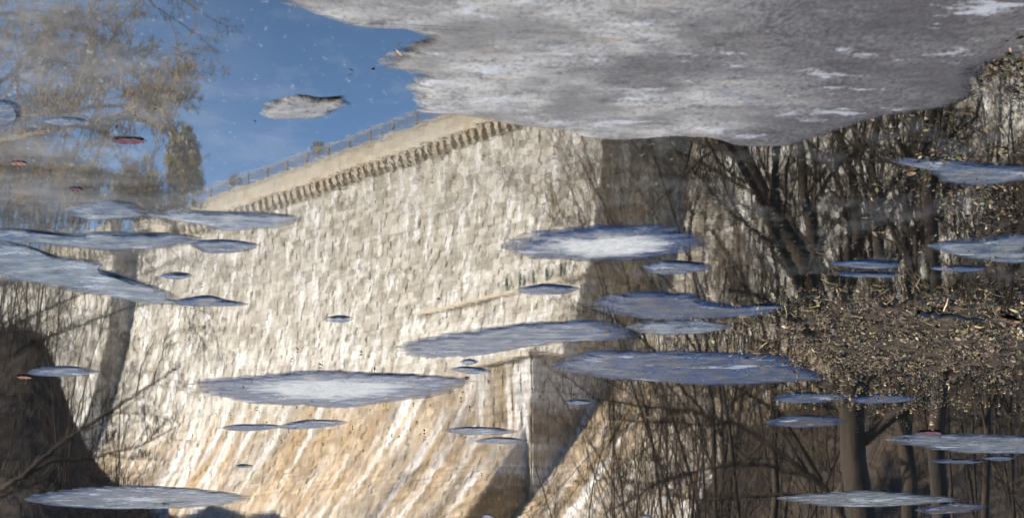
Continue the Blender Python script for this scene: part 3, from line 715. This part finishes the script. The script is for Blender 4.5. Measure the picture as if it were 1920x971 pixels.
mz = MZ.ravel(); q = q[(mz[q] > -.012).any(1)]
mo = link('mud_flat', mesh('mud_flat', np.stack([MX, MY, MZ], -1).reshape(-1, 3), q, M_mud, smooth=True)); tag(mo, kind='structure')

def leaf_shape(g, n, size):
    """bent leaves: 6 verts, 4 tris-quads"""
    base = np.array([(-1, 0, 0), (-.35, .42, .12), (.4, .36, .14), (1.1, 0, .05), (.4, -.36, .14), (-.35, -.42, .12)])
    th = g.uniform(0, 6.28, n); c, s = np.cos(th), np.sin(th)
    tl = g.normal(0, .5, n); t2 = g.normal(0, .4, n)
    b = base[None] * size[:, None, None] * np.array((1, 1, 1))[None]
    b = b.copy(); b[..., 2] *= g.uniform(.3, 3, n)[:, None]
    x, y, z = b[..., 0], b[..., 1], b[..., 2]
    y2 = y * np.cos(tl)[:, None] - z * np.sin(tl)[:, None]; z2 = y * np.sin(tl)[:, None] + z * np.cos(tl)[:, None]
    x2 = x * np.cos(t2)[:, None] - z2 * np.sin(t2)[:, None]; z3 = x * np.sin(t2)[:, None] + z2 * np.cos(t2)[:, None]
    X = x2 * c[:, None] - y2 * s[:, None]; Y = x2 * s[:, None] + y2 * c[:, None]
    Z = z3 - z3.min(1, keepdims=True)
    return np.stack([X, Y, Z], -1)
LQ = np.array([[0, 1, 2, 5], [5, 2, 3, 4]]); LQ = np.array([[0, 5, 1, 1]]) if False else LQ
def scatter(n, seed, dens, size, z0=.002):
    g = np.random.default_rng(seed); P = []
    while len(P) < n:
        x = g.uniform(1250, 1960, 20000); y = g.uniform(20, 880, 20000)
        gr = (rz_at(y) / rz_at(np.array([600.]))) ** -2   # uniform in pixels weighting kept mild
        k = (g.random(20000) < dens(x, y) * np.clip(hnoise(x, y) * 3.2 - 1.1, .04, 1)); P += list(zip(x[k], y[k]))
    P = np.array(P[:n]); loc = np.array([G(a, b) for a, b in P])
    sz = g.lognormal(math.log(size), .36, n)
    L = leaf_shape(g, n, sz); L[..., 2] += z0
    h = np.zeros(n)
    ix = np.clip(np.searchsorted(px_, P[:, 0]), 0, len(px_) - 1); iy = np.clip(np.searchsorted(py_, P[:, 1]), 0, len(py_) - 1)
    h = np.maximum(MZ[iy, ix], 0)
    L += loc[:, None]; L[..., 2] += h[:, None]
    tint = g.random(n) ** 3.4
    return L, tint
rz_at = lambda y: F * math.sin(PITCH) + (485.5 - y) * math.cos(PITCH)
hnoise = lambda x, y: vnoise(x / 37., y / 12., 31) * .6 + vnoise(x / 11., y / 4., 32) * .4
L, tint = scatter(19000, 41, density, .0115)
q1 = (np.arange(len(L))[:, None, None] * 6 + np.array([[0, 5, 2, 1], [5, 4, 3, 2]])[None]).reshape(-1, 4)
lo_ = link('leaf_litter', mesh('leaf_litter', L.reshape(-1, 3), q1, M_leaf, attrs={'tint': np.repeat(tint, 6)}))
tag(lo_, 'brown, tan and green fallen leaves strewn over the mud and water at right', 'leaf litter', kind='stuff')
# dead stems standing and lying in the mud
g = np.random.default_rng(77); n = 260
px1 = g.normal(1720, 140, n); py1 = g.normal(620, 50, n)
b0 = np.array([G(a, b) for a, b in zip(px1, py1)]); dirs = np.stack([g.normal(0, 1, n), g.normal(0, 1, n), np.abs(g.normal(0, .35, n))], 1)
dirs /= np.linalg.norm(dirs, axis=1, keepdims=True); ln = g.uniform(.04, .13, n)[:, None]
pp = np.stack([b0 + up3 * .004, b0 + dirs * ln * .5 + g.normal(0, .008, (n, 3)) + up3 * .01, b0 + dirs * ln + up3 * .006], 1)
v, q = tube_arr(pp, np.repeat(np.array([[.003, .0025, .0015]]), n, 0), 4)
st_ = link('dead_stems', mesh('dead_stems', v, q, M_leaf, attrs={'tint': np.repeat(g.random(n), 12)}))
tag(st_, 'thin broken plant stems lying among the leaves at right', 'plant stems', kind='stuff')

# single pieces one can point to
M_maroon = mat_noise('maroon_leaf', (.05, .012, .014), (.10, .03, .03), 30., .6)
M_brownleaf = mat_noise('brown_leaf', (.12, .05, .02), (.25, .11, .045), 30., .6)
M_black = mat_noise('wet_black_wood', (.008, .006, .005), (.025, .018, .013), 20., .5)
M_pale = mat_noise('pale_stem', (.35, .24, .14), (.5, .38, .26), 20., .6)
M_rust = mat_noise('rust_scum', (.28, .07, .04), (.35, .14, .09), 6., .5)
def single_leaf(px, py, wpx, hpx, mat, label, rot=0., curl=.25, z=.003):
    c = G(px, py); l = np.linalg.norm(G(px + wpx / 2, py) - G(px - wpx / 2, py)) / 2; d = abs(G(px, py - hpx / 2)[1] - G(px, py + hpx / 2)[1]) / 2
    nu, nv = 13, 7; u = np.linspace(-1, 1, nu); V = []
    for a in u:
        wv2 = math.sqrt(max(0, 1 - a * a)) ** .8 * (1 + .16 * math.sin(a * 17)) + .02
        for b in np.linspace(-1, 1, nv): V.append((a * l, b * wv2 * d * .9, z + curl * l * (.35 * b * b * wv2 + .3 * a * a) + .002 * math.sin(9 * a)))
    V = np.array(V); th = rot; V = np.c_[V[:, 0] * math.cos(th) - V[:, 1] * math.sin(th), V[:, 0] * math.sin(th) + V[:, 1] * math.cos(th), V[:, 2]]
    i = (np.arange(nu - 1)[:, None] * nv + np.arange(nv - 1)[None]).ravel()
    o = link('fallen_leaf', mesh('fallen_leaf', V, np.stack([i, i + nv, i + nv + 1, i + 1], 1), mat, smooth=True), loc=tuple(c)); tag(o, label, 'leaf')
single_leaf(240, 263, 62, 12, M_maroon, 'dark maroon leaf floating among the twig reflections at upper left', .1, .12)
single_leaf(34, 305, 28, 7, M_brownleaf, 'small rusty brown leaf floating near the left edge', 0, .2)
single_leaf(140, 354, 24, 8, M_maroon, 'faint dark leaf floating above the ragged pale floe at left', 0, .2)
single_leaf(1898, 598, 34, 22, M_brownleaf, 'curled red-brown leaf standing up at the right edge of the mud', .6, .9)
single_leaf(1742, 810, 44, 7, M_maroon, 'thin dark red leaf above the pale floe at the lower right edge', .1, .2)
single_leaf(45, 706, 26, 5, M_brownleaf, 'rusty leaf touching the small bluish floe at left', 0, .2)
def stick(pxs, r, mat, label, name='stick', z=.02, branch=True, zs_=None):
    P = np.array([G(a, b) for a, b in pxs]); 
    for i in range(len(P)): P[i, 2] = z if zs_ is None else zs_[i]
    base = P[0].copy(); base[2] = 0; S = polyres(P, 10); g = np.random.default_rng(int(pxs[0][0])); S[1:-1] += g.normal(0, r * .5, S[1:-1].shape)
    Rr = r * np.linspace(1, .45, 10)
    pts = [(S[None] - base, Rr[None])]; ms = [6]
    if branch:
        ch = grow(S[None], Rr[None], 7, .1, .95, .9, .09, .6, 4, .2, .1, g); ch[0][..., 2] = np.maximum(ch[0][..., 2], z * .8); pts.append((ch[0] - base, ch[1])); ms.append(4)
    v, q = cat(pts, ms); o = link(name, mesh(name, v, q, mat, smooth=True), loc=tuple(base)); tag(o, label, name.replace('_', ' '))
stick([(289, 942), (310, 940), (345, 937)], .014, M_black, 'short knobbly black twig lying on the grey floe at bottom left', 'twig', .024)
stick([(1722, 574), (1760, 580), (1810, 586), (1845, 590)], .02, M_black, 'long black stick lying across the leaf-strewn mud', 'stick', .04)
stick([(1770, 577), (1774, 562), (1778, 545)], .007, M_pale, 'pale curved stem poking up from the mud near the black stick', 'plant_stem', .02, False, [.02, .04, .05])
stick([(1697, 574), (1705, 579), (1714, 584)], .008, M_pale, 'short pale stem lying left of the black stick', 'plant_stem', .02, False)
stick([(1907, 604), (1914, 612), (1918, 622)], .012, M_pale, 'pinkish broken stem beside the curled leaf at the right edge', 'plant_stem', .03, False)
# floating specks
g = np.random.default_rng(55); n = 420
sx = g.uniform(-20, 1500, n); sy = g.uniform(40, 960, n); cl = g.random(n) < .6
cx = g.choice([560, 700, 480, 820, 950, 620, 350], n); cy = g.choice([730, 770, 800, 690, 830], n)
sx = np.where(cl, cx + g.normal(0, 80, n), sx); sy = np.where(cl, cy + g.normal(0, 18, n), sy)
loc = np.array([G(a, b) for a, b in zip(sx, sy)]); L = leaf_shape(g, n, g.lognormal(math.log(.011), .4, n)); L[..., 2] += .003; L += loc[:, None]
q1 = (np.arange(n)[:, None, None] * 6 + np.array([[0, 5, 2, 1], [5, 4, 3, 2]])[None]).reshape(-1, 4)
sp = link('floating_specks', mesh('floating_specks', L.reshape(-1, 3), q1, M_leaf, attrs={'tint': np.repeat(g.random(n) ** 3 * .5, 6)})); tag(sp, 'scattered dark seeds and leaf bits floating on the water', 'debris', kind='stuff')
